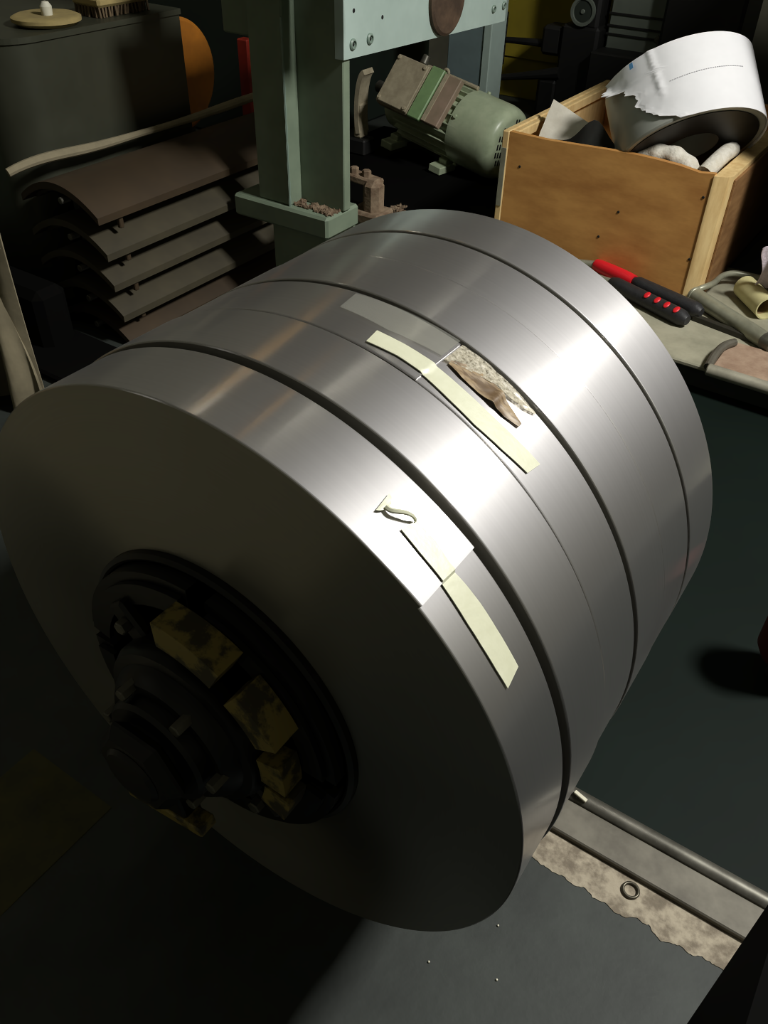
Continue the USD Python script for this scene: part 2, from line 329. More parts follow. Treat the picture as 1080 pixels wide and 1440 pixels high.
# mandrel with jaws, hub, shaft, yellow wedges and the stop bar
md = thing('expanding_mandrel', 'black oily expanding mandrel with yellow wedges inside the front coil bore', 'mandrel', (0, 0, 0))
def sector(r0, r1, a0, a1, y0, y1, n=14):
    a = np.radians(np.linspace(a0, a1, n)); P = Polygon([(r1 * math.sin(t), r1 * math.cos(t)) for t in a] + [(r0 * math.sin(t), r0 * math.cos(t)) for t in a[::-1]])
    return extrude(P, (0, y1, 0), X, Z, -Y, y1 - y0)
for a in (8, 98, 188, 278):
    obj('jaw', cat_([sector(.205, .247, a, a + 82, -.035, .75), sector(.196, .232, a + 2, a + 80, -.045, -.036)]), 'black_steel', md)
    s, c = math.sin(math.radians(a + 41)), math.cos(math.radians(a + 41))
    obj('jaw_link', obox((s * .165, -.03, c * .165), (s, 0, c), Y, (c, 0, -s), .045, .03, .02, .005), 'black_steel', md)
    q = obj('link_bolt', rod((s * .175, -.075, c * .175), (s * .175, -.055, c * .175), .012, 6), 'lip', md)
for a, w, r0, r1, ya in ((13, 30, .186, .232, -.095), (49, 24, .182, .224, -.095), (84, 18, .152, .196, -.085), (104, 16, .158, .204, -.085)):
    obj('wedge_block', sector(r0, r1, a - w / 2, a + w / 2, ya, -.047), 'yellow_worn', md, label='worn yellow wedge block')
obj('hub', lathe([(0, .74), (.148, .74), (.148, -.075), (.140, -.09), (.125, -.092), (.120, -.105), (.108, -.118), (0, -.118)], (0, 0, 0), Y, 64), 'black_steel', md)
obj('hub_flange', lathe([(.05, -.118), (.092, -.118), (.092, -.138), (.086, -.144), (.05, -.144)], (0, 0, 0), Y, 64), 'black_steel', md)
obj('shaft', lathe([(0, 1.2), (.07, 1.2), (.07, .74), (.058, .74), (.058, -.160), (.05, -.168), (.05, -.186), (.044, -.192), (0, -.192)], (0, 0, 0), Y, 48), 'black_steel', md)
obj('shaft_nut', rod((0, -.185, 0), (0, -.15, 0), .082, 6), 'black_steel', md)
for a in range(30, 390, 60):
    s, c = math.sin(math.radians(a)), math.cos(math.radians(a))
    obj('hub_bolt', rod((s * .105, -.14, c * .105), (s * .105, -.10, c * .105), .0105, 6), 'lip', md)
sa, sb = np.array([-.150, -.10, -.270]), np.array([.030, -.10, -.232])
sd = (sb - sa) / np.linalg.norm(sb - sa); su = np.cross(sd, Y)
obj('stop_bar', obox((sa + sb) / 2, sd, Y, su, np.linalg.norm(sb - sa) / 2, .018, .011, .003), 'yellow_worn', md, label='worn yellow stop bar')
obj('stop_arm', obox((-.06, -.095, -.175), sd, Y, su, .04, .018, .085, .004), 'black_steel', md)
pd = thing('mandrel_pedestal', 'dark green pedestal carrying the mandrel shaft behind the coils', 'machine', (0, 1.0, PZ))
obj('pedestal_body', box(-.2, .2, .84, 1.2, PZ, .12, .02), 'green', pd)
obj('bearing_housing', lathe([(0.071, 0), (.16, 0), (.16, .08), (.071, .08)], (0, .77, 0), Y, 40), 'black_steel', pd)

# ---------------------------------------------------------------- tape, film and paper stuck on the coils
def on_coil(k, y, th, lift):
    r = radius(k, np.asarray(th)) + lift; t = np.radians(th); return np.stack([r * np.sin(t), np.broadcast_to(y, t.shape), r * np.cos(t)], -1)
def patch(k, th0, th1, ya, yb, lift=.0018, th=.0012, n=60, m=7, wav=0, seed=0):
    """Strip lying on coil k between angles th0 and th1 (degrees from the top), from ya(t) to yb(t)."""
    t = np.linspace(0, 1, n); A = np.interp(t, np.linspace(0, 1, len(ya)), ya); B = np.interp(t, np.linspace(0, 1, len(yb)), yb)
    T0 = np.broadcast_to(th0, (2,)); T1 = np.broadcast_to(th1, (2,)); P = np.zeros((n, m, 3))
    for j in range(m):
        u = j / (m - 1); ang = (T0[0] + (T0[1] - T0[0]) * u) * (1 - t) + (T1[0] + (T1[1] - T1[0]) * u) * t
        yj = A * (1 - u) + B * u
        l = lift + wav * (meshkit.fbm(np.stack([ang * .9, yj * 60, yj * 0 + seed], 1), 3, seed) - .2)
        P[:, j] = on_coil(k, yj, ang, l)
    return sheet(P, th)
obj('masking_tape_strip', patch(2, (9.2, 8.7), (39.8, 40.3), [.267, .273, .272, .266, .263, .268, .277], [.299, .302, .303, .300, .299, .303, .308], lift=.0022, wav=.0003), 'tape', label='straight cream masking tape strip across the lap of the third coil', cat='tape')
obj('masking_tape_strip', patch(0, (32.8, 33.4), (58.0, 57.3), [.050, .047, .046, .044, .042, .042, .043, .046], [.075, .076, .070, .074, .076, .076, .077, .078], lift=.0022, wav=.0005), 'tape', label='cream masking tape strip along the rim of the frontmost coil', cat='tape')
tw = curve(np.array([on_coil(0, y, a, l)for y, a, l in ((.0735, 33.3, .004), (.070, 32.6, .010), (.062, 31.4, .011), (.056, 30.5, .008), (.056, 29.6, .005))]), 26)
fr = thing('torn_tape_scrap', 'small torn tape scrap with a twisted tail near the glare on the frontmost coil', 'tape', tuple(on_coil(0, .06, 29.2, .0015)))
obj('scrap', patch(0, (29.0, 28.6), (29.7, 29.7), [.043, .046, .052], [.075, .073, .066], lift=.003, n=10, m=12, wav=.001), 'tape', fr)
obj('twisted_tail', tube(tw, np.linspace(.0022, .0032, 26), 6), 'tape', fr)
# clear tape left of the lap, film and brown scrap right of it
obj('clear_tape_strip', patch(2, (.5, -.2), (18.7, 18.7), [.316, .311, .324], [.364, .370, .3745], lift=.003, th=.0008), 'clear', label='wide clear tape strip leading up to the lap on the third coil', cat='tape')
g = np.linspace(0, 1, 46); P = np.zeros((46, 16, 3))
lo_ = np.interp(g, [0, .2, .45, .55, .7, .9, 1], [.322, .335, .345, .352, .350, .357, .366]); hi_ = np.interp(g, [0, .3, .6, .75, 1], [.3735, .3740, .3735, .3715, .369])
for j in range(16):
    u = j / 15; yv = lo_ * (1 - u) + hi_ * u; an = 19.3 + (34.6 - 19.3) * g
    l = .0026 + .0038 * (meshkit.fbm(np.stack([an * .7, yv * 110, yv * 0], 1), 4, 5) - .25) * np.minimum(1, 6 * g * (1 - g) + .2)
    P[:, j] = on_coil(2, yv, an, np.maximum(l, .002))
obj('crumpled_film', sheet(P, .0008), 'thinfilm', label='crumpled frosted film stuck beside the lap on the third coil', cat='film')
g = np.linspace(0, 1, 40); P = np.zeros((40, 9, 3))
lo_ = np.interp(g, [0, .2, .45, .62, .8, 1], [.322, .316, .314, .3155, .315, .322]); hi_ = np.interp(g, [0, .15, .4, .6, .8, 1], [.330, .345, .352, .347, .338, .330])
for j in range(9):
    u = j / 8; yv = lo_ * (1 - u) + hi_ * u; an = 20.2 + (34.2 - 20.2) * g
    P[:, j] = on_coil(2, yv, an, .0022 + .0035 * (meshkit.fbm(np.stack([an * .5, yv * 70, yv * 0], 1), 3, 9) - .2) + .004 * np.exp(-((an - 29) / .7) ** 2))
obj('brown_paper_scrap', sheet(P, .0008), 'brownscrap', label='torn brown paper scrap under the film on the third coil', cat='paper')

# ================================================================ machine frame behind the coils (post, beam plate, rear post)
ZB, ZBT = -0.251, -0.164            # underside and top of the base plate; a green bed carries it
mf = thing('machine_frame', 'grey-green steel machine frame of posts and a bolted pale plate', 'machine', (-1.494, 2.062, ZF))
obj('bed', box(-1.64, -1.345, 2.054, 2.30, ZF, ZB, .012), 'green', mf)
obj('base_plate', box(-1.806, -1.319, 2.015, 2.234, ZB, ZBT, 0.01), 'green', mf)
obj('post', box(-1.685, -1.522, 2.042, 2.12, ZBT, 1.1, 0.005), 'green', mf)
obj('post_plate', box(-1.728, -1.311, 2.12, 2.163, ZBT, 1.1, 0.004), 'green', mf)
obj('weld_bead', tube([(-1.522, 2.04, z) for z in np.linspace(ZBT, .5, 30)], .005 + .0015 * np.sin(np.arange(30) * 2.1), 6), 'palebolt', mf)
obj('head_plate', box(-1.75, -1.05, 1.93, 2.095, .64, .70, .006), 'green', mf) 
obj('cross_arm', box(-1.884, -1.728, 2.124, 2.187, 0.4, 0.895, 0.006), 'green', mf)
bp = Polygon([(2.109, 0.381), (3.341, 0.348), (3.341, .95), (2.109, .95)])
obj('beam_plate', extrude(bp, (-1.338, 0, 0), Y, Z, X, .038), 'palegreen', mf)
obj('beam_back', box(-1.572, -1.338, 2.171, 3.31, 0.388, 0.817, 0.006), 'green', mf)
for y, z, r in [(2.163, 0.424, 0.0187), (2.269, 0.427, 0.0187), (3.219, 0.41, 0.0156), (3.314, 0.413, 0.0156)]:
    b = obj('bolt', lathe([(0, 0), (r, 0), (r, .005), (r * .78, .009), (r * .62, .009), (r * .55, .003), (0, .003)], (-1.338 + .038, y, z), XA, 28), 'palebolt', mf)
    obj('socket', rod((-1.338 + .040, y, z), (-1.338 + .0425, y, z), r * .42, 6), 'black', b)
for y, z in [(2.171, 0.527), (2.35, 0.485)]:
    obj('bolt_hole', rod((-1.338 + .034, y, z), (-1.338 + .039, y, z), .008, 12), 'black', mf)
obj('bearing_boss', lathe([(0, 0), (.129, 0), (.129, .014), (.118, .022), (.05, .020), (0, .024)], (-1.338 + .038, 2.799, 0.494), XA, 48), 'rust', mf, label='rusty brown round boss')
rp = thing('rear_post', 'blue-grey steel upright with a bright edge strip behind the green motor', 'post', (-2.15, 4.62, ZF))
obj('post_web', box(-2.30, -2.05, 4.58, 4.72, ZF, .75, .006), 'bluegrey', rp)
obj('edge_strip', box(-2.05, -1.995, 4.57, 4.76, ZF, .75, .005), 'palegreen', rp)
obj('red_bar', box(-2.875, -2.80, 3.27, 3.33, ZF, .10, .006), 'red', label='narrow red steel upright just left of the grey-green post', cat='steel bar')
cl_ = thing('rusty_clamp', 'rusty clamp block with bolt heads behind the post base plate', 'clamp', (-1.338, 2.296, ZB))
q_ = frame((1, .1, -.12))
obj('clamp_bar', obox((-1.366, 2.312, -0.091), q_[2], q_[0], q_[1], .09, .035, .015, .006), 'rustdust', cl_)
obj('clamp_head', box(-1.338, -1.26, 2.265, 2.35, ZB, -0.08, .024), 'rustdust', cl_)
obj('clamp_foot', box(-1.393, -1.237, 2.241, 2.374, ZB, -0.204, .010), 'rustdust', cl_)
for x, y, z in ((-1.393, 2.304, -0.08), (-1.338, 2.312, -0.084)):
    obj('bolt_head', rod((x, y, z), (x, y, z + .03), .019, 6), 'rustdust', cl_)
L = []
for i in range(80):
    p = np.array([rng.uniform(-1.51, -1.331), rng.uniform(2.054, 2.109), ZBT]) if i < 45 else np.array([rng.uniform(-1.307, -1.253), rng.uniform(2.241, 2.53), ZB])
    m = trimesh.creation.icosphere(1, rng.uniform(.005, .014)); m.vertices *= [1.3, 1, .7]; m.vertices += .003 * rng.normal(size=m.vertices.shape); m.apply_translation(p + [0, 0, .004]); L.append(m)
obj('grime_crumbs', cat_(L), 'rustdust', label='brown grime crumbs lying on and behind the post base', cat='grime', kind='stuff')

# ---------------------------------------------------------------- electric motor
mx = np.array([.962, -.16, -.13]); mx /= np.linalg.norm(mx)        # axis, fan end towards +
my = np.cross(Z, mx); my /= np.linalg.norm(my); mz = np.cross(mx, my); C = np.array([-1.86, 4.08, -.35])
mo = thing('electric_motor', 'green fan-cooled electric motor with dusty terminal box behind the post', 'motor', (-1.9, 4.08, ZF))
P_ = lambda u, v, w: C + mx * u + my * v + mz * w
R = .205
obj('motor_body', lathe([(0, -.55), (.12, -.55), (.17, -.50), (.178, -.42), (.178, .08), (0, .08)], C, mx, 48), 'motor', mo)
fins = []
for a in np.radians(np.arange(0, 360, 15)):
    n = math.cos(a) * my + math.sin(a) * mz; fins.append(obox(C + mx * -.16 + n * .185, mx, n, np.cross(mx, n), .24, .02, .004, .002))
for q in fins: obj('cooling_fin', q, 'motor', mo)
# fan cover with slots cut through its end
prof = [(0, .335), (.150, .335), (.172, .329), (.190, .312), (.200, .285), (R, .25), (R, .02), (R - .008, .02), (R - .008, .245), (.18, .30), (.15, .325), (0, .325)]
obj('fan_cover', lathe(prof, C, mx, 56), 'motor', mo)
for i in range(-5, 6):
    for j in range(-3, 4):
        y_, z_ = (i * .024 + j * .006), j * .044 - i * .004
        if y_ ** 2 + z_ ** 2 < .0185: obj('grille_slot', obox(P_(.3355, y_, z_), mx, my, mz, .0016, .0062, .016, .001), 'black', mo)
# rim screws on the cover, eyebolt, terminal box with lid, plates
for a in (60, 150, 240):
    n = math.cos(math.radians(a)) * my + math.sin(math.radians(a)) * mz; obj('cover_screw', rod(C + mx * .05 + n * R, C + mx * .05 + n * (R + .014), .012, 6), 'motor', mo)
n1 = -my * .80 + mz * .60; n1 /= np.linalg.norm(n1); t1 = np.cross(n1, mx)
Q = lambda u, w, h: C + mx * u + t1 * w + n1 * h
obj('box_neck', obox(Q(-.24, 0, .19), mx, t1, n1, .21, .10, .04, .006), 'motordust', mo)
tb = obj('terminal_box', obox(Q(-.33, .0, .245), mx, t1, n1, .125, .145, .03, .008), 'motordust', mo)
obj('box_lid', obox(Q(-.33, .0, .284), mx, t1, n1, .118, .138, .008, .004), 'motordust', tb)
for u, w in ((-.43, -.12), (-.23, -.12), (-.43, .12), (-.23, .12)): obj('lid_screw', rod(Q(u, w, .29), Q(u, w, .301), .012, 8), 'motordust', tb)
obj('green_panel', obox(Q(-.155, .005, .262), mx, t1, n1, .046, .15, .022, .005), 'motorgreen', mo)
np_ = obj('nameplate_panel', obox(Q(-.045, .005, .255), mx, t1, n1, .062, .14, .02, .004), 'motorpink', mo)
obj('plate_strip', obox(Q(-.085, .005, .277), mx, t1, n1, .014, .138, .003, .001), 'motordust', np_)
obj('cable_gland', rod(Q(-.30, .15, .24), Q(-.30, .20, .24), .024, 12), 'lip', mo)
obj('eye_bolt', lathe([(.016 + .009 * math.cos(q), .009 * math.sin(q)) for q in np.linspace(0, 2 * np.pi, 10)], P_(-.20, 0, .235), my, 20), 'motordust', mo)
obj('top_rail', rod(P_(-.36, .02, .215), P_(.03, .02, .215), .013, 10), 'motordust', mo)
for u in (-.42, -.02):
    obj('foot', cat_([obox(P_(u, -.13, -.22), mx, my, mz, .045, .075, .022, .004), obox(P_(u, .13, -.22), mx, my, mz, .045, .075, .022, .004), obox(P_(u, 0, -.2), mx, my, mz, .03, .14, .03, .004)]), 'motor', mo)
obj('drive_shaft', rod(P_(-.72, 0, 0), P_(-.54, 0, 0), .035, 20), 'lip', mo)
gb = thing('motor_bracket', 'dusty curved bracket at the left end of the green motor', 'bracket', (-2.53, 3.96, -.594))
arc = [(-2.47 + -.06 * math.sin(q), 3.96, -.34 + .22 * math.cos(q)) for q in np.linspace(.1, 2.2, 16)]
obj('bracket_arch', sheet(np.array([[np.array(p) + [0, d, 0] for d in (-.05, .05)] for p in arc]), .03), 'motordust', gb)
obj('bracket_foot', box(-2.60, -2.46, 3.90, 4.02, -.594, -.5, .01), 'black', gb); obj('bracket_leg', box(-2.56, -2.50, 3.92, 4.0, -.5, -.30, .01), 'motordust', gb)
obj('motor_base', box(-2.75, -1.22, 3.25, 4.55, ZF, -.595, .006), 'blackcase', mo)

# ================================================================ wooden crate and what lies in it
BX0, BX1, BY0, BY1, BT = -1.165, -.110, 3.17, 4.40, -.055
cr = thing('wooden_crate', 'open orange plywood crate with pale pine edges on the far ledge', 'crate', ((BX0 + BX1) / 2, 3.8, ZL))
fp = [(BX0 + .035, ZL), (BX1 - .068, ZL), (BX1 - .068, BT - .005)]
for x, z in ((-.24, -.012), (-.33, .0), (-.42, .005), (-.52, .008), (-.62, .006), (-.72, .002), (-.82, -.002), (-.95, -.006), (-1.05, -.004)): fp.append((x, BT + z))
fp.append((BX0 + .035, BT - .002))
obj('front_panel', extrude(Polygon(fp), (0, BY0 + .028, 0), X, Z, -Y, .028), 'ply', cr)
obj('end_board', box(BX0, BX0 + .034, BY0 - .004, BY1, ZL, BT, .005), 'pine', cr)
obj('end_board', extrude(Polygon([(BX1 - .068, BY0 - .006), (BX1 - .055, BY0 - .006), (BX1 - .012, BY0 + .018), (BX1, BY0 + .045), (BX1, BY1), (BX1 - .068, BY1)]), (0, 0, ZL), X, Y, Z, BT - .012 - ZL), 'pine', cr)
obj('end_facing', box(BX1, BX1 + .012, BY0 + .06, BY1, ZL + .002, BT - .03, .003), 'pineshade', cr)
obj('back_panel', box(BX0 + .034, BX1 - .068, BY1 - .028, BY1, ZL, BT + .01, .004), 'ply', cr)
obj('bottom_board', box(BX0 + .034, BX1 - .068, BY0 + .028, BY1 - .028, -.30, -.275, .003), 'ply', cr)
obj('top_rail', box(BX0 + .034, BX0 + .064, BY0 + .04, BY1 - .03, BT - .05, BT - .004, .005), 'pine', cr)
obj('strap', box(BX0 + .004, BX0 + .03, BY0 - .0085, BY0 - .004, -.40, -.13, .001), 'tube', cr, label='grey metal strap')
for x, z in ((-.55, -.30), (-.62, -.43), (-.20, -.16), (-.19, -.43), (-1.06, -.2), (-1.05, -.5)):
    obj('nail', rod((x, BY0 + .002, z), (x, BY0 - .003, z), .006, 8), 'black', cr)
# paper-wrapped coil standing tilted in the crate
c0, nn, e1, e2, R2 = np.array([-.392, 3.43, -.012]), np.array([.528, -.477, -.703]), np.array([-.670, -.743, 0.]), np.array([.522, -.471, .711]), .312
def oncrate(t, a, r): return c0 + nn * np.asarray(t)[..., None] + np.asarray(r)[..., None] * (np.cos(np.radians(a))[..., None] * e1 + np.sin(np.radians(a))[..., None] * e2)
wc = thing('wrapped_strip_coil', 'grey strip coil half wrapped in torn white paper, tilted in the crate', 'steel coil', tuple(c0 + nn * -.1 - e2 * .3))
obj('coil_body', lathe([(.12, .045), (.285, .045), (R2 - .006, .047), (R2, .040), (R2, -.26), (R2 - .006, -.266), (.12, -.266)], c0, nn, 96), 'coilgrey', wc)
obj('coil_face', lathe([(.12, .0455), (.284, .0455), (.284, .0485), (.12, .0485)], c0, nn, 96), 'coilface', wc)
n_, m_ = 110, 40; P = np.zeros((n_, m_, 3))
tt = np.linspace(.052, -.275, m_)
edge0 = np.interp(tt[::-1], [-.275, -.24, -.19, -.17, -.11, -.06, -.02, .01, .052], [-9, -1, 6, 14, 24, 26, 33, 38, 54])[::-1]
for j, t in enumerate(tt):
    rag = 5 * (meshkit.fbm(np.array([[j * .55, 0, 3.]]), 3, 4)[0] - .5) * 2
    a = (edge0[j] + rag) + (205 - edge0[j] - rag) * np.linspace(0, 1, n_) ** 1.35
    da = a - edge0[j]
    lift = .004 + .012 * np.exp(-da / 9) * (.3 + meshkit.fbm(np.stack([a * .16, np.full(n_, t * 26), 0 * a], 1), 4, 11)) - .012 * np.exp(-((a - (48 - 60 * t)) / 2.6) ** 2) * np.clip((-.0 - t) / .1, 0, 1) * 0 + .007 * np.exp(-((a - 41 - 22 * (t + .2)) / 2.4) ** 2) * np.clip((-.05 - t) / .05, 0, 1) + .008 * np.exp(-da / 2.5) * np.clip((-.12 - t) / .08, 0, 1)
    P[:, j] = oncrate(np.full(n_, t), a, R2 + lift)
obj('paper_wrap', sheet(P, .003), 'paper', wc, smooth=60, label='torn white paper wrap')
# faint printed dotted line and blue mark
for k in range(34):
    a0 = 50 + k * 1.7; t0 = -.115 - .0004 * k
    obj('print_dash', sheet(np.array([[oncrate(np.array(t0 + dt), np.array(a0 + da), np.array(R2 + .0070)) for dt in (-.0016, .0016)] for da in (0, .45, .9)]), .0008), 'paperink', wc)
obj('blue_mark', sheet(np.array([[oncrate(np.array(-.25 + dt), np.array(24. + da), np.array(R2 + .020)) for dt in (-.012, .012)] for da in (0, 1.5, 3)]), .001), 'blueink', wc)
# foam, film and rag inside the crate
def blob_sheet(name, m, pts, th, label, cat, seed, amp):
    A = np.asarray(pts, float)  # four corners
    g = np.linspace(0, 1, 18); Pq = np.array([[(A[0] * (1 - u) + A[1] * u) * (1 - v) + (A[3] * (1 - u) + A[2] * u) * v for v in g] for u in g])
    nr = np.cross(A[1] - A[0], A[3] - A[0]); nr /= np.linalg.norm(nr)
    Pq = Pq + nr * (amp * (meshkit.fbm(Pq * 9, 3, seed) - .5) * 2)[..., None]
    return obj(name, sheet(Pq, th), m, label=label, cat=cat, smooth=60)
fo = np.array([[c0 + nn * .06 + e1 * (.20 * math.cos(q)) + e2 * (-.27 + .07 * math.sin(q)) for q in np.linspace(0, np.pi, 12)]])
obj('foam_roll', tube(curve([(-.53, 3.250, -.10), (-.49, 3.250, -.062), (-.43, 3.250, -.045), (-.35, 3.250, -.055), (-.295, 3.26, -.10)], 24), np.full(24, .040) + .004 * np.sin(np.arange(24)), 12), 'foam', label='white foam wrap bulging at the crate front under the coil', cat='foam')
obj('foam_roll', tube(curve([(-.235, 3.24, -.085), (-.22, 3.30, -.055), (-.215, 3.42, -.045), (-.22, 3.55, -.06)], 20), np.full(20, .036), 12), 'foam', label='white foam wrap along the right wall of the crate', cat='foam')
blob_sheet('plastic_sheet', 'film', [(-1.065, 3.225, -.25), (-.84, 3.225, -.25), (-.80, 3.42, -.045), (-1.06, 3.46, .035)], .004, 'frosted plastic sheet standing in the left corner of the crate', 'plastic sheet', 3, .016)
g = np.linspace(0, 1, 20); P = np.array([[np.array([-.985 + .37 * u, 3.240 + .03 * v + .012 * math.sin(9 * u), -.24 + v * (.155 + .12 * math.exp(-((u - .60) / .22) ** 2)) ]) for v in g] for u in g])
obj('black_rag', sheet(P + .008 * (meshkit.fbm(P * 14, 3, 8)[..., None] - .5), .006), 'rag', label='black cloth rag bunched inside the crate front', cat='rag', smooth=60)
blob_sheet('wood_offcut', 'ply', [(-.98, 4.30, -.27), (-.70, 4.30, -.27), (-.70, 4.34, -.03), (-.98, 4.34, -.03)], .02, 'orange wood offcut leaning at the back of the crate', 'board', 5, .002)

# ================================================================ tools on the far ledge
bc = thing('bolt_cutter', 'bolt cutter with black and red grips lying before the crate', 'bolt cutter', (-.3, 3.0, ZL))
def grip(p, q, r0, r1, name, m):
    p, q = np.array(p), np.array(q); t = np.linspace(0, 1, 16)
    prof = np.interp(t, [0, .04, .12, .5, .88, .97, 1], [r0 * .7, r0, r0 * 1.02, (r0 + r1) / 2, r1, r1 * .92, r1 * .55])
    return obj(name, tube(p + (q - p) * t[:, None], prof, 16), m, bc)
h1a, h1b, h1c = np.array([-.60, 3.150, ZL + .045]), np.array([-.385, 3.078, ZL + .045]), np.array([-.035, 2.965, ZL + .040])
h2a, h2c = np.array([-.47, 3.02, ZL + .040]), np.array([-.062, 2.862, ZL + .036])
grip(h1b, h1c, .030, .034, 'grip', 'rubber'); obj('grip_collar', tube(h1a + (h1b - h1a) * np.linspace(0, 1, 8)[:, None], np.array([.026, .03, .031, .032, .032, .032, .031, .028]), 14), 'redplastic', bc, label='red collar')
g2 = grip(h2a, h2c, .032, .036, 'grip', 'rubber')
dv = (h2c - h2a) / np.linalg.norm(h2c - h2a)
for t in (.50, .63, .75, .87):
    p = h2a + (h2c - h2a) * t; up = np.array([.13, -.50, .86]); up -= dv * (up @ dv); up /= np.linalg.norm(up)
    m = trimesh.creation.icosphere(2, 1.0); m.vertices *= [.013, .018, .006]; T = np.eye(4); T[:3, 0], T[:3, 1], T[:3, 2], T[:3, 3] = dv, np.cross(up, dv), up, p + up * .034; m.apply_transform(T)
    obj('grip_dot', m, 'redplastic', bc)
jc = np.array([-.90, 3.075, ZL + .03])
obj('handle_tube', rod(tuple(h1a), (-.80, 3.095, ZL + .035), .016), 'tube', bc); obj('handle_tube', rod(tuple(h2a), (-.80, 3.055, ZL + .035), .016), 'tube', bc)
obj('jaw_head', obox(jc, X, Y, Z, .11, .045, .02, .01), 'black_steel', bc)
obj('flat_bar', obox((.10, 2.931, ZL + .012), frame((.309, -.062, 0))[2], np.cross(Z, frame((.309, -.062, 0))[2]), Z, .165, .014, .012, .002), 'darkbar', label='dark flat steel bar between the bolt cutter and the grey tube', cat='steel bar')
gt = thing('grease_gun', 'grey-green metal cylinder with a bent rod handle on the ledge', 'grease gun', (.08, 3.0, ZL))
ta, tb_ = np.array([-.125, 3.135, ZL + .034]), np.array([.30, 2.856, ZL + .034])
obj('barrel', rod(ta, tb_, .034, 32), 'tube', gt); td = (tb_ - ta) / np.linalg.norm(tb_ - ta)
obj('end_cap', rod(tb_ - td * .06, tb_ + td * .006, .038, 32), 'lip', gt); obj('end_cap', rod(ta - td * .004, ta + td * .02, .037, 32), 'tube', gt)
obj('bent_rod', tube(curve([tuple(ta - td * .005 + [0, 0, .01]), (-.110, 3.150, ZL + .058), (-.075, 3.24, ZL + .062), (-.066, 3.34, ZL + .062), (-.035, 3.40, ZL + .062), (.02, 3.43, ZL + .058), (.11, 3.45, ZL + .05), (.2, 3.44, ZL + .03)], 40), .0135, 12), 'tube', gt)
cu = thing('tape_roll', 'cream paper tube lying open-ended beside the grey cylinder', 'paper tube', (.1, 3.25, ZL))
ca, cb = np.array([.045, 3.32, ZL + .05]), np.array([.190, 3.150, ZL + .05])
obj('paper_tube', lathe([(.044, 0), (.050, 0), (.050, np.linalg.norm(cb - ca)), (.044, np.linalg.norm(cb - ca))], ca, cb - ca, 40), 'cream', cu)
obj('tube_liner', lathe([(.040, .02), (.0435, .02), (.0435, .18), (.040, .18)], ca, cb - ca, 40), 'brownpaper', cu)
Pk = np.array([[np.array([.100 + .13 * u + .012 * math.sin(5 * v), 3.235 - .05 * u + .03 * math.sin(4 * u) - .03 * v, ZL + .105 + .17 * v + .01 * math.sin(14 * u)]) for v in np.linspace(0, 1, 16)] for u in np.linspace(0, 1, 20)])
obj('pink_rag', sheet(Pk + .006 * (meshkit.fbm(Pk * 20, 3, 2)[..., None] - .5), .006), 'pinkrag', label='pinkish white cloth at the right edge above the cream tube', cat='rag', smooth=60)
tr = thing('rusty_tray', 'pinkish rusty plate with a rolled bright front rim at the pit edge', 'tray', (.5, 2.68, ZL))
obj('tray_plate', box(.135, 1.0, 2.56, 2.84, ZL, ZL + .016, .004), 'pinkrust', tr)
obj('front_rim', rod((.125, 2.553, ZL + .012), (1.0, 2.540, ZL + .012), .024, 18), 'rim', tr)
obj('side_rim', tube(curve([(.125, 2.56, ZL + .018), (.122, 2.64, ZL + .03), (.130, 2.73, ZL + .034), (.155, 2.80, ZL + .03)], 16), .017, 10), 'bar', tr)

# ================================================================ left: stack of arched plates, drum on top, canvas
SX, SY, SW, SL = -1.85, 1.355, .425, 1.32
zs = [-.085, -.222, -.350, -.478, -.595]
lab = ['topmost rusty brown arched plate of the stack, under the pale pole', 'second arched plate from the top of the stack', 'third arched plate from the top of the stack', 'fourth arched plate from the top of the stack', 'lowest arched plate of the stack, just above the floor']
for k, z in enumerate(zs):
    dx = [0, .006, -.004, .004, 0][k]; ln = SL + [0, .02, -.03, .02, .0][k]
    y0 = SY + [0, .006, .018, .028, .04][k]
    ap = thing('arched_plate', lab[k], 'steel plate', (SX - SW / 2, y0 + ln / 2, max(z - .02, ZF)), 'arched plates stacked left of the post')
    a = np.linspace(-1, 1, 25)
    prof = [(SX + dx - SW / 2 + SW / 2 * q, z + .082 * (1 - q * q)) for q in a]; in_ = [(x, zz - .026) for x, zz in prof[::-1]]
    obj('plate', extrude(Polygon(prof + in_), (0, y0 + ln, 0), X, Z, -Y, ln), 'rustplate' if k in (0, 4) else 'dustplate', ap)
    # liner, a second thinner layer under the plate's end
    prof2 = [(x, zz - .028) for x, zz in prof[2:-2]]; in2 = [(x, zz - .014) for x, zz in prof2[::-1]]
    obj('liner', extrude(Polygon(prof2 + in2), (0, y0 + ln - .02, 0), X, Z, -Y, ln - .06), 'dustplate', ap)
    if k < 4:
        zt, zb = z - .030, zs[k + 1] + .03
        obj('front_spacer', box(SX - .030, SX - .012, y0 + .105, y0 + .125, zb + .035, zt + .012, .003), 'rustplate', ap)
        for yb in (y0 + .14, y0 + .65, y0 + 1.2):
            obj('spacer', box(SX - .15, SX - .11, yb, yb + .05, zb + .005, zt + .04, .004), 'black', ap)
            obj('spacer', box(SX - SW + .11, SX - SW + .15, yb, yb + .05, zb + .005, zt + .04, .004), 'black', ap)
    obj('end_lug', rod((SX - SW * .42, y0 - .012, z + .028), (SX - SW * .42, y0 + .03, z + .028), .013, 8), 'lip', ap)
pole = curve([(-2.24, 1.30, .012), (-2.21, 1.45, .035), (-2.20, 1.62, .028), (-2.20, 1.9, .022), (-2.20, 2.2, .020), (-2.20, 2.55, .028), (-2.20, 2.66, .03)], 40)
obj('pale_pole', tube(pole, .016 + .003 * np.sin(np.linspace(0, 9, 40)), 10), 'canvas', label='thin pale dirty pole lying along the top of the plate stack', cat='pole')
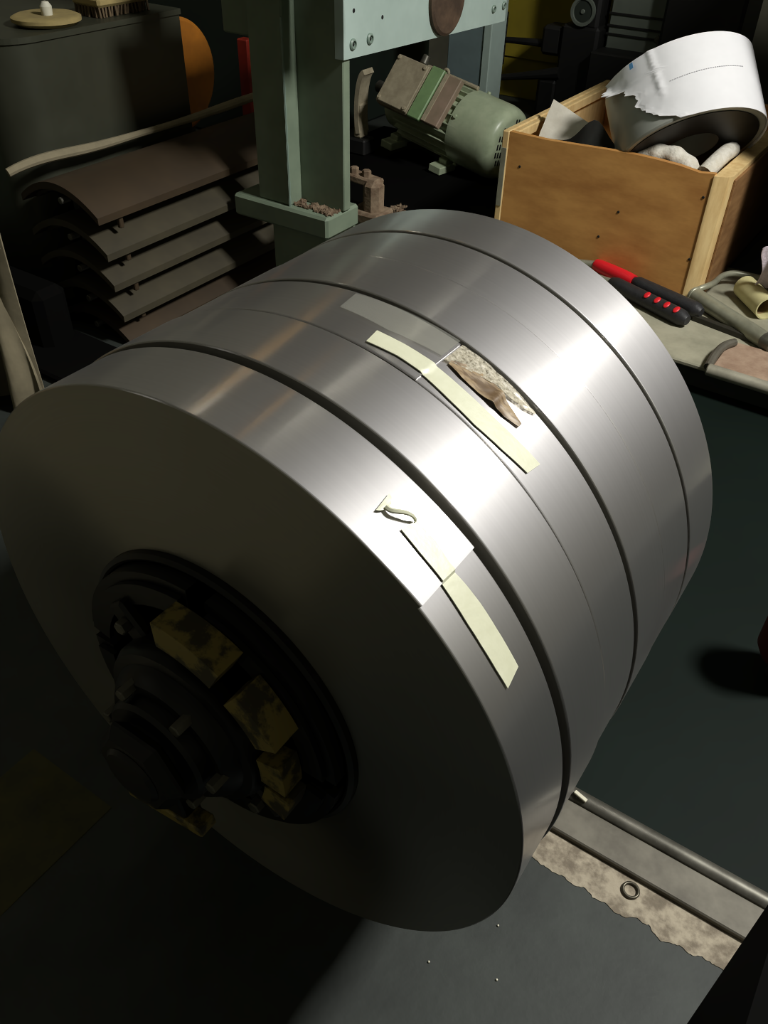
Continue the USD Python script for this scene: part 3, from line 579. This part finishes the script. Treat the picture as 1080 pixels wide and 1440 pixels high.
dr = thing('dark_drum', 'dark grey rounded steel drum behind the plate stack', 'drum', (-2.6, 1.85, ZF))
rc = .16; pl = Polygon([(-2.29, 2.30), (-3.0, 2.30), (-3.0, 1.42), (-2.29 - rc, 1.42)] + [(-2.29 - rc + rc * math.sin(q), 1.42 + rc - rc * math.cos(q)) for q in np.linspace(0, math.pi / 2, 12)])
obj('drum_shell', extrude(pl, (0, 0, ZF), X, Y, Z, .405 - ZF), 'drum', dr)
obj('drum_rim', extrude(pl.buffer(.008), (0, 0, .395), X, Y, Z, .02), 'drum', dr)
tn = thing('tan_disc', 'tan round disc lying on the dark drum top', 'disc', (-2.42, 1.62, .415))
obj('disc', lathe([(0, 0), (.105, 0), (.128, .014), (.128, .026), (.11, .034), (0, .030)], (-2.42, 1.74, .4155), Z, 40), 'tan', tn)
obj('bottle_cap', lathe([(0, 0), (.02, 0), (.022, .03), (.012, .045), (0, .048)], (-2.41, 1.74, .4455), Z, 20), 'whitebit', label='small white bottle cap standing on the tan disc', cat='cap')
br = thing('bristle_brush', 'brown worn bristle brush on the drum behind the tan disc', 'brush', (-2.42, 1.95, .415))
obj('brush_stock', box(-2.50, -2.34, 1.93, 2.20, .451, .486, .01), 'tan', br)
L = [rod((x + rng.normal() * .003, y + rng.normal() * .004, .4155), (x, y, .455), .006, 5) for x in np.linspace(-2.485, -2.355, 8) for y in np.linspace(1.94, 2.19, 16)]
obj('bristles', cat_(L), 'brush', br, kind='stuff')
obj('white_lump', lathe([(0, 0), (.03, 0), (.036, .02), (.02, .04), (0, .042)], (-2.42, 1.97, .4865), Z, 16), 'whitebit', label='small white lump on the brown brush', cat='lump')
od = thing('orange_disc', 'orange-yellow flanged wheel standing right of the dark drum', 'wheel', (-2.66, 2.50, ZF))
obj('wheel_rim', lathe([(0, 0), (.235, 0), (.25, .02), (.25, .09), (.235, .10), (.10, .085), (0, .085)], (-2.72, 2.575, .065), X, 64), 'orange', od)
obj('wheel_hub', rod((-2.634, 2.575, .065), (-2.615, 2.575, .065), .05, 24), 'black_steel', od)
obj('wheel_stand', box(-2.72, -2.63, 2.43, 2.66, ZF, -.17, .01), 'black', od)
mb = thing('black_block', 'low black machine block in the dark between the canvas and the plate stack', 'machine', (-2.4, 1.2, ZF))
obj('block_body', box(-2.85, -2.04, 1.15, 1.30, ZF, -.36, .03), 'blackcase', mb)
obj('block_foot', box(-2.9, -1.72, 1.03, 1.33, ZF, -.585, .01), 'blackcase', mb)
cv = thing('canvas_sheet', 'dirty beige canvas hanging in folds at the left edge', 'canvas', (-1.8, .95, ZF))
def drape(x, y, seed, wid, zt, zb, flare):
    n, m = 40, 24; Pq = np.zeros((n, m, 3))
    for i in range(n):
        v = i / (n - 1); z = zt + (zb - zt) * v
        for j in range(m):
            u = j / (m - 1); w = wid * (1 + flare * v)
            Pq[i, j] = (x(v) - w * (1 - u), y + .05 * math.sin(u * 11 + v * 2 + seed) * (.4 + .6 * v) - .05 * u, z)
    return sheet(Pq, .008)
obj('hanging_bar', rod((-2.15, .94, .86), (-1.58, .94, .86), .014, 12), 'black', cv)
for x in (-2.05, -1.7): obj('hanging_cord', rod((x, .94, .865), (x, .94, ZC), .004, 6), 'black', cv)
obj('upper_fold', drape(lambda v: -1.655 - .11 * v, .95, 0, .40, .85, ZF + .01, .2), 'canvas', cv)
obj('lower_flap', drape(lambda v: -1.79 + .06 * v ** .8, .90, 2, .13, -.13, ZF + .01, .9), 'canvas', cv)
obj('dark_sacking', drape(lambda v: -1.80 - .04 * v, .84, 4, .5, -.05, ZF + .01, .1), 'darkcanvas', cv)

# ================================================================ far background at the top right
pn = thing('olive_panel', 'olive-yellow painted board along the back wall', 'panel', (-2.0, 5.9, ZF))
obj('board', box(-2.75, -1.2, 5.9, 5.95, ZF, 1.0, .004), 'olive', pn)
obj('board', box(-2.66, -1.7, 5.885, 5.899, -.34, 1.0, .002), 'olive', pn)
vm = thing('black_valve_machine', 'black lever machine with a round dial before the olive board', 'machine', (-1.8, 5.5, ZF))
obj('column', box(-1.93, -1.66, 5.45, 5.7, ZF, .0, .02), 'black', vm)
obj('head', box(-1.86, -1.68, 5.46, 5.66, -.02, .5, .02), 'black', vm)
obj('side_block', box(-2.08, -1.93, 5.48, 5.66, -.21, -.03, .02), 'black', vm)
obj('side_block', box(-2.06, -1.90, 5.44, 5.66, -.60, -.34, .03), 'black', vm)
dl = obj('dial', lathe([(0, 0), (.075, 0), (.085, .01), (.085, .03), (.068, .03), (.064, .018), (0, .018)], (-1.785, 5.456, .085), -Y, 36), 'greybox', vm)
obj('dial_face', lathe([(0, .0185), (.062, .0185), (.062, .0205), (0, .0205)], (-1.785, 5.456, .085), -Y, 30), 'glassdial', dl)
obj('dial_hub', rod((-1.785, 5.44, .085), (-1.785, 5.425, .085), .014, 12), 'greybox', dl)
obj('lever', tube([(-2.52, 5.55, -.175), (-2.35, 5.55, -.165), (-2.15, 5.55, -.155), (-2.0, 5.55, -.15)], [.016, .02, .024, .03], 10), 'black', vm)
obj('lever_tip', rod((-2.56, 5.55, -.178), (-2.48, 5.55, -.172), .019, 12), 'red', vm, label='red lever tip')
obj('lever', tube([(-2.40, 5.45, -.40), (-2.25, 5.45, -.37), (-2.05, 5.45, -.33), (-1.9, 5.46, -.30)], [.02, .022, .03, .04], 10), 'black', vm)
obj('lever_knob', trimesh.creation.icosphere(2, .05).apply_translation((-2.41, 5.45, -.40)), 'black', vm)
obj('hanging_strap', box(-2.56, -2.545, 5.87, 5.884, -.40, -.05, .002), 'black', vm)
ob_ = thing('grey_cabinet', 'grey-green metal cabinet with black edge strips by the dark column', 'cabinet', (-1.42, 5.6, ZF))
obj('cabinet_body', box(-1.64, -1.25, 5.55, 5.85, ZF, .45, .01), 'greybox', ob_)
for z in (-.045, .005, .075): obj('drawer_gap', box(-1.645, -1.245, 5.54, 5.551, z, z + .012, .001), 'black', ob_)
obj('latch', cat_([rod((-1.28, 5.55, -.03), (-1.28, 5.51, -.03), .022, 12), rod((-1.28, 5.515, -.03), (-1.26, 5.515, -.09), .008, 8)]), 'lip', ob_)
obj('lower_shelf', box(-1.66, -1.0, 5.35, 5.56, ZF, -.12, .01), 'black', ob_)
obj('dark_column', box(-1.24, -.75, 5.4, 5.8, ZF, 1.4, .02), 'black', label='wide black column in the dark behind the wrapped coil', cat='column')
obj('dark_barrel', lathe([(0, 0), (.34, 0), (.36, .03), (.36, .55), (.34, .60), (0, .60)], (.25, 4.75, ZF), Z, 48), 'rust', label='brown barrel in the dark right of the crate', cat='barrel')

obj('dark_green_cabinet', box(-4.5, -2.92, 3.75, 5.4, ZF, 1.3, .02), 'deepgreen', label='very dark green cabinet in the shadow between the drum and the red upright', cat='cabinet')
# ================================================================ floor odds and ends
obj('steel_ring', lathe([(.0155 + .0032 * math.cos(q), .0032 * math.sin(q)) for q in np.linspace(0, 2 * np.pi, 12)], (.645, .420, ZF + .005), Z, 40), 'ring', label='small steel ring lying on the concrete band by the flat bar', cat='ring')
obj('white_chip', obox((.476, .545, ZF + .0255), frame((1, -.25, 0))[2], np.cross(Z, frame((1, -.25, 0))[2]), Z, .016, .0045, .003, .001), 'chip', label='small white chip on the rounded pit lip', cat='chip')
for x, y, w in ((.352, .125, 'upper left'), (.455, .205, 'upper right'), (.378, .07, 'lower left'), (.500, .115, 'lower right')):
    obj('metal_speck', trimesh.creation.icosphere(1, .0022).apply_translation((x, y, ZF + .002)), 'chip', label=f'tiny bright metal speck on the dark floor, {w} of the four', cat='speck', group='metal specks on the floor')
obj('floor_line', box(-.62, -.36, -1.4, -.05, ZF, ZF + .0015, .0003), 'yellowline', label='faded yellow line painted on the dark floor at lower left', cat='floor marking')
bk = thing('black_case', 'black rounded equipment case at the bottom right corner', 'case', (1.1, .05, ZF))
rc = .07; pl = Polygon([(1.7, .28), (1.7, -.25), (.815, -.25), (.815, .28 - rc)] + [(.815 + rc - rc * math.cos(q), .28 - rc + rc * math.sin(q)) for q in np.linspace(0, math.pi / 2, 10)])
obj('case_shell', extrude(pl, (0, 0, ZF), X, Y, Z, .62), 'blackcase', bk)
rf = thing('red_fitting', 'dark red round fitting at the right edge above the pit', 'fitting', (.9, 1.25, PZ))
obj('fitting_post', rod((.752, 1.25, PZ), (.752, 1.25, -.62), .03, 20), 'black', rf)
obj('fitting_cap', lathe([(0, 0), (.065, 0), (.08, .03), (.08, .20), (.07, .22), (0, .22)], (.752, 1.25, -.62), Z, 36), 'darkred', rf)

# ---------------------------------------------------------------- beside the frame: what the coil's face mirrors and what shades the crate's right side
rk = thing('dark_rack', 'dark steel rack standing right of the crate', 'rack', (.75, 4.0, ZF))
obj('rack_case', box(.26, 1.2, 3.24, 4.3, ZF, 1.5, .012), 'black', rk)
ct = thing('carton_stack', 'brown cardboard cartons stacked on the left by the wall', 'carton', (-3.7, -.9, ZF))
obj('carton', box(-4.1, -3.35, -1.3, -.5, ZF, ZF + .5, .01), 'brownpaper', ct)
obj('carton', box(-4.05, -3.4, -1.25, -.6, ZF + .502, ZF + .95, .01), 'brownpaper', ct)
gc = thing('green_machine', 'green machine body on the left beyond the coil', 'machine', (-3.4, .4, ZF))
obj('machine_body', box(-4.2, -3.4, .0, .9, ZF, .8, .02), 'green', gc)

# ================================================================ lamps and overhead steel (seen in the coil's reflections)
lp = thing('work_lamp', 'white work lamp hanging above the far side of the coils', 'lamp', tuple(LAMP))
aim = np.array([.2, .6, .2]); ld = (LAMP - aim) / np.linalg.norm(LAMP - aim)
obj('lamp_housing', lathe([(.0, .07), (.06, .07), (.14, .04), (.30, .0), (.31, -.01), (.29, .008), (.13, .03), (.0, .04)], LAMP, ld, 40), 'lamphousing', lp)
obj('lamp_cord', rod(tuple(LAMP + ld * .07), (LAMP[0] + ld[0] * .07, LAMP[1] + ld[1] * .07, ZC), .008, 8), 'black', lp)
add_light('/World/work_light', LAMP - ld * .02, aim, LAMP_R * 2, LAMP_R * 2, LAMP_I, (1.0, .985, .94))
M['tubeglow'] = usdkit.material(stage, '/World/Looks/fluorescent_tube', {'e': ('emission', {'color': (1.0, .97, .80), 'strength': HALL_I})}, surface='e.emission')
for hx, hy, ll in ((-3.3, 2.4, 'fluorescent ceiling lamp near the left wall'), (-1.2, 4.2, 'fluorescent ceiling lamp over the back of the hall')):
    hl = thing('hall_lamp', ll, 'lamp', (hx, hy, 4.1), 'hall ceiling lamps')
    obj('lamp_tray', box(hx - .03, hx + .03, hy - .95, hy + .95, 4.10, 4.12, .005), 'lamphousing', hl)
    for k in (-.6, .6): obj('hanger', rod((hx, hy + k, 4.11), (hx, hy + k, ZC), .006, 8), 'black', hl)
    obj('lamp_tube', rod((hx, hy - .9, 4.16), (hx, hy + .9, 4.16), .028, 12), 'tubeglow', hl)
yr = thing('lifting_rails', 'bent yellow overhead lifting rails hanging left above the coil', 'crane', (-1.1, 1.4, 1.5))
for pts, r in (([(-1.03, .95, 1.5), (-1.08, 1.11, 1.5), (-1.14, 1.26, 1.5), (-1.22, 1.57, 1.5), (-1.42, 1.87, 1.5), (-1.72, 2.17, 1.5)], .058), ([(-.43, .80, 1.5), (-.46, .92, 1.5), (-.48, 1.05, 1.5)], .046)):
    obj('rail', tube(curve(pts, 30), r, 16), 'yellowpaint', yr)
    for e in (pts[0], pts[-1]): obj('hanger', rod((e[0], e[1], 1.5 + r * .8), (e[0], e[1], ZC), .007, 8), 'black', yr)
ml = thing('floor_lamp', 'small shaded lamp hanging over the wooden pallet', 'lamp', (-1.35, -1.15, .9))
obj('lamp_shade', lathe([(.02, .14), (.05, .14), (.19, -.27), (.18, -.27), (.045, .13), (.02, .13)], (-1.35, -1.15, .95), Z, 32), 'lamphousing', ml)
obj('lamp_arm', rod((-1.35, -1.15, 1.09), (-1.35, -1.15, ZC), .008, 8), 'black', ml)
add_light('/World/pallet_light', np.array([-1.35, -1.15, 1.0]), np.array([-1.35, -1.15, -.6]), .06, .06, 310.0, (1.0, .96, .86))
pa = thing('wooden_pallet', 'wooden pallet lying on the floor left of the viewer', 'pallet', (-1.3, -1.1, ZF))
for k in range(7):
    obj('plank', box(-2.3, -.40, -1.75 + k * .17, -1.75 + k * .17 + .135, ZF + .07, ZF + .095, .004), 'greywood', pa)
for x in (-2.25, -1.40, -.50): obj('bearer', box(x, x + .07, -1.75, -.595, ZF, ZF + .069, .004), 'greywood', pa)
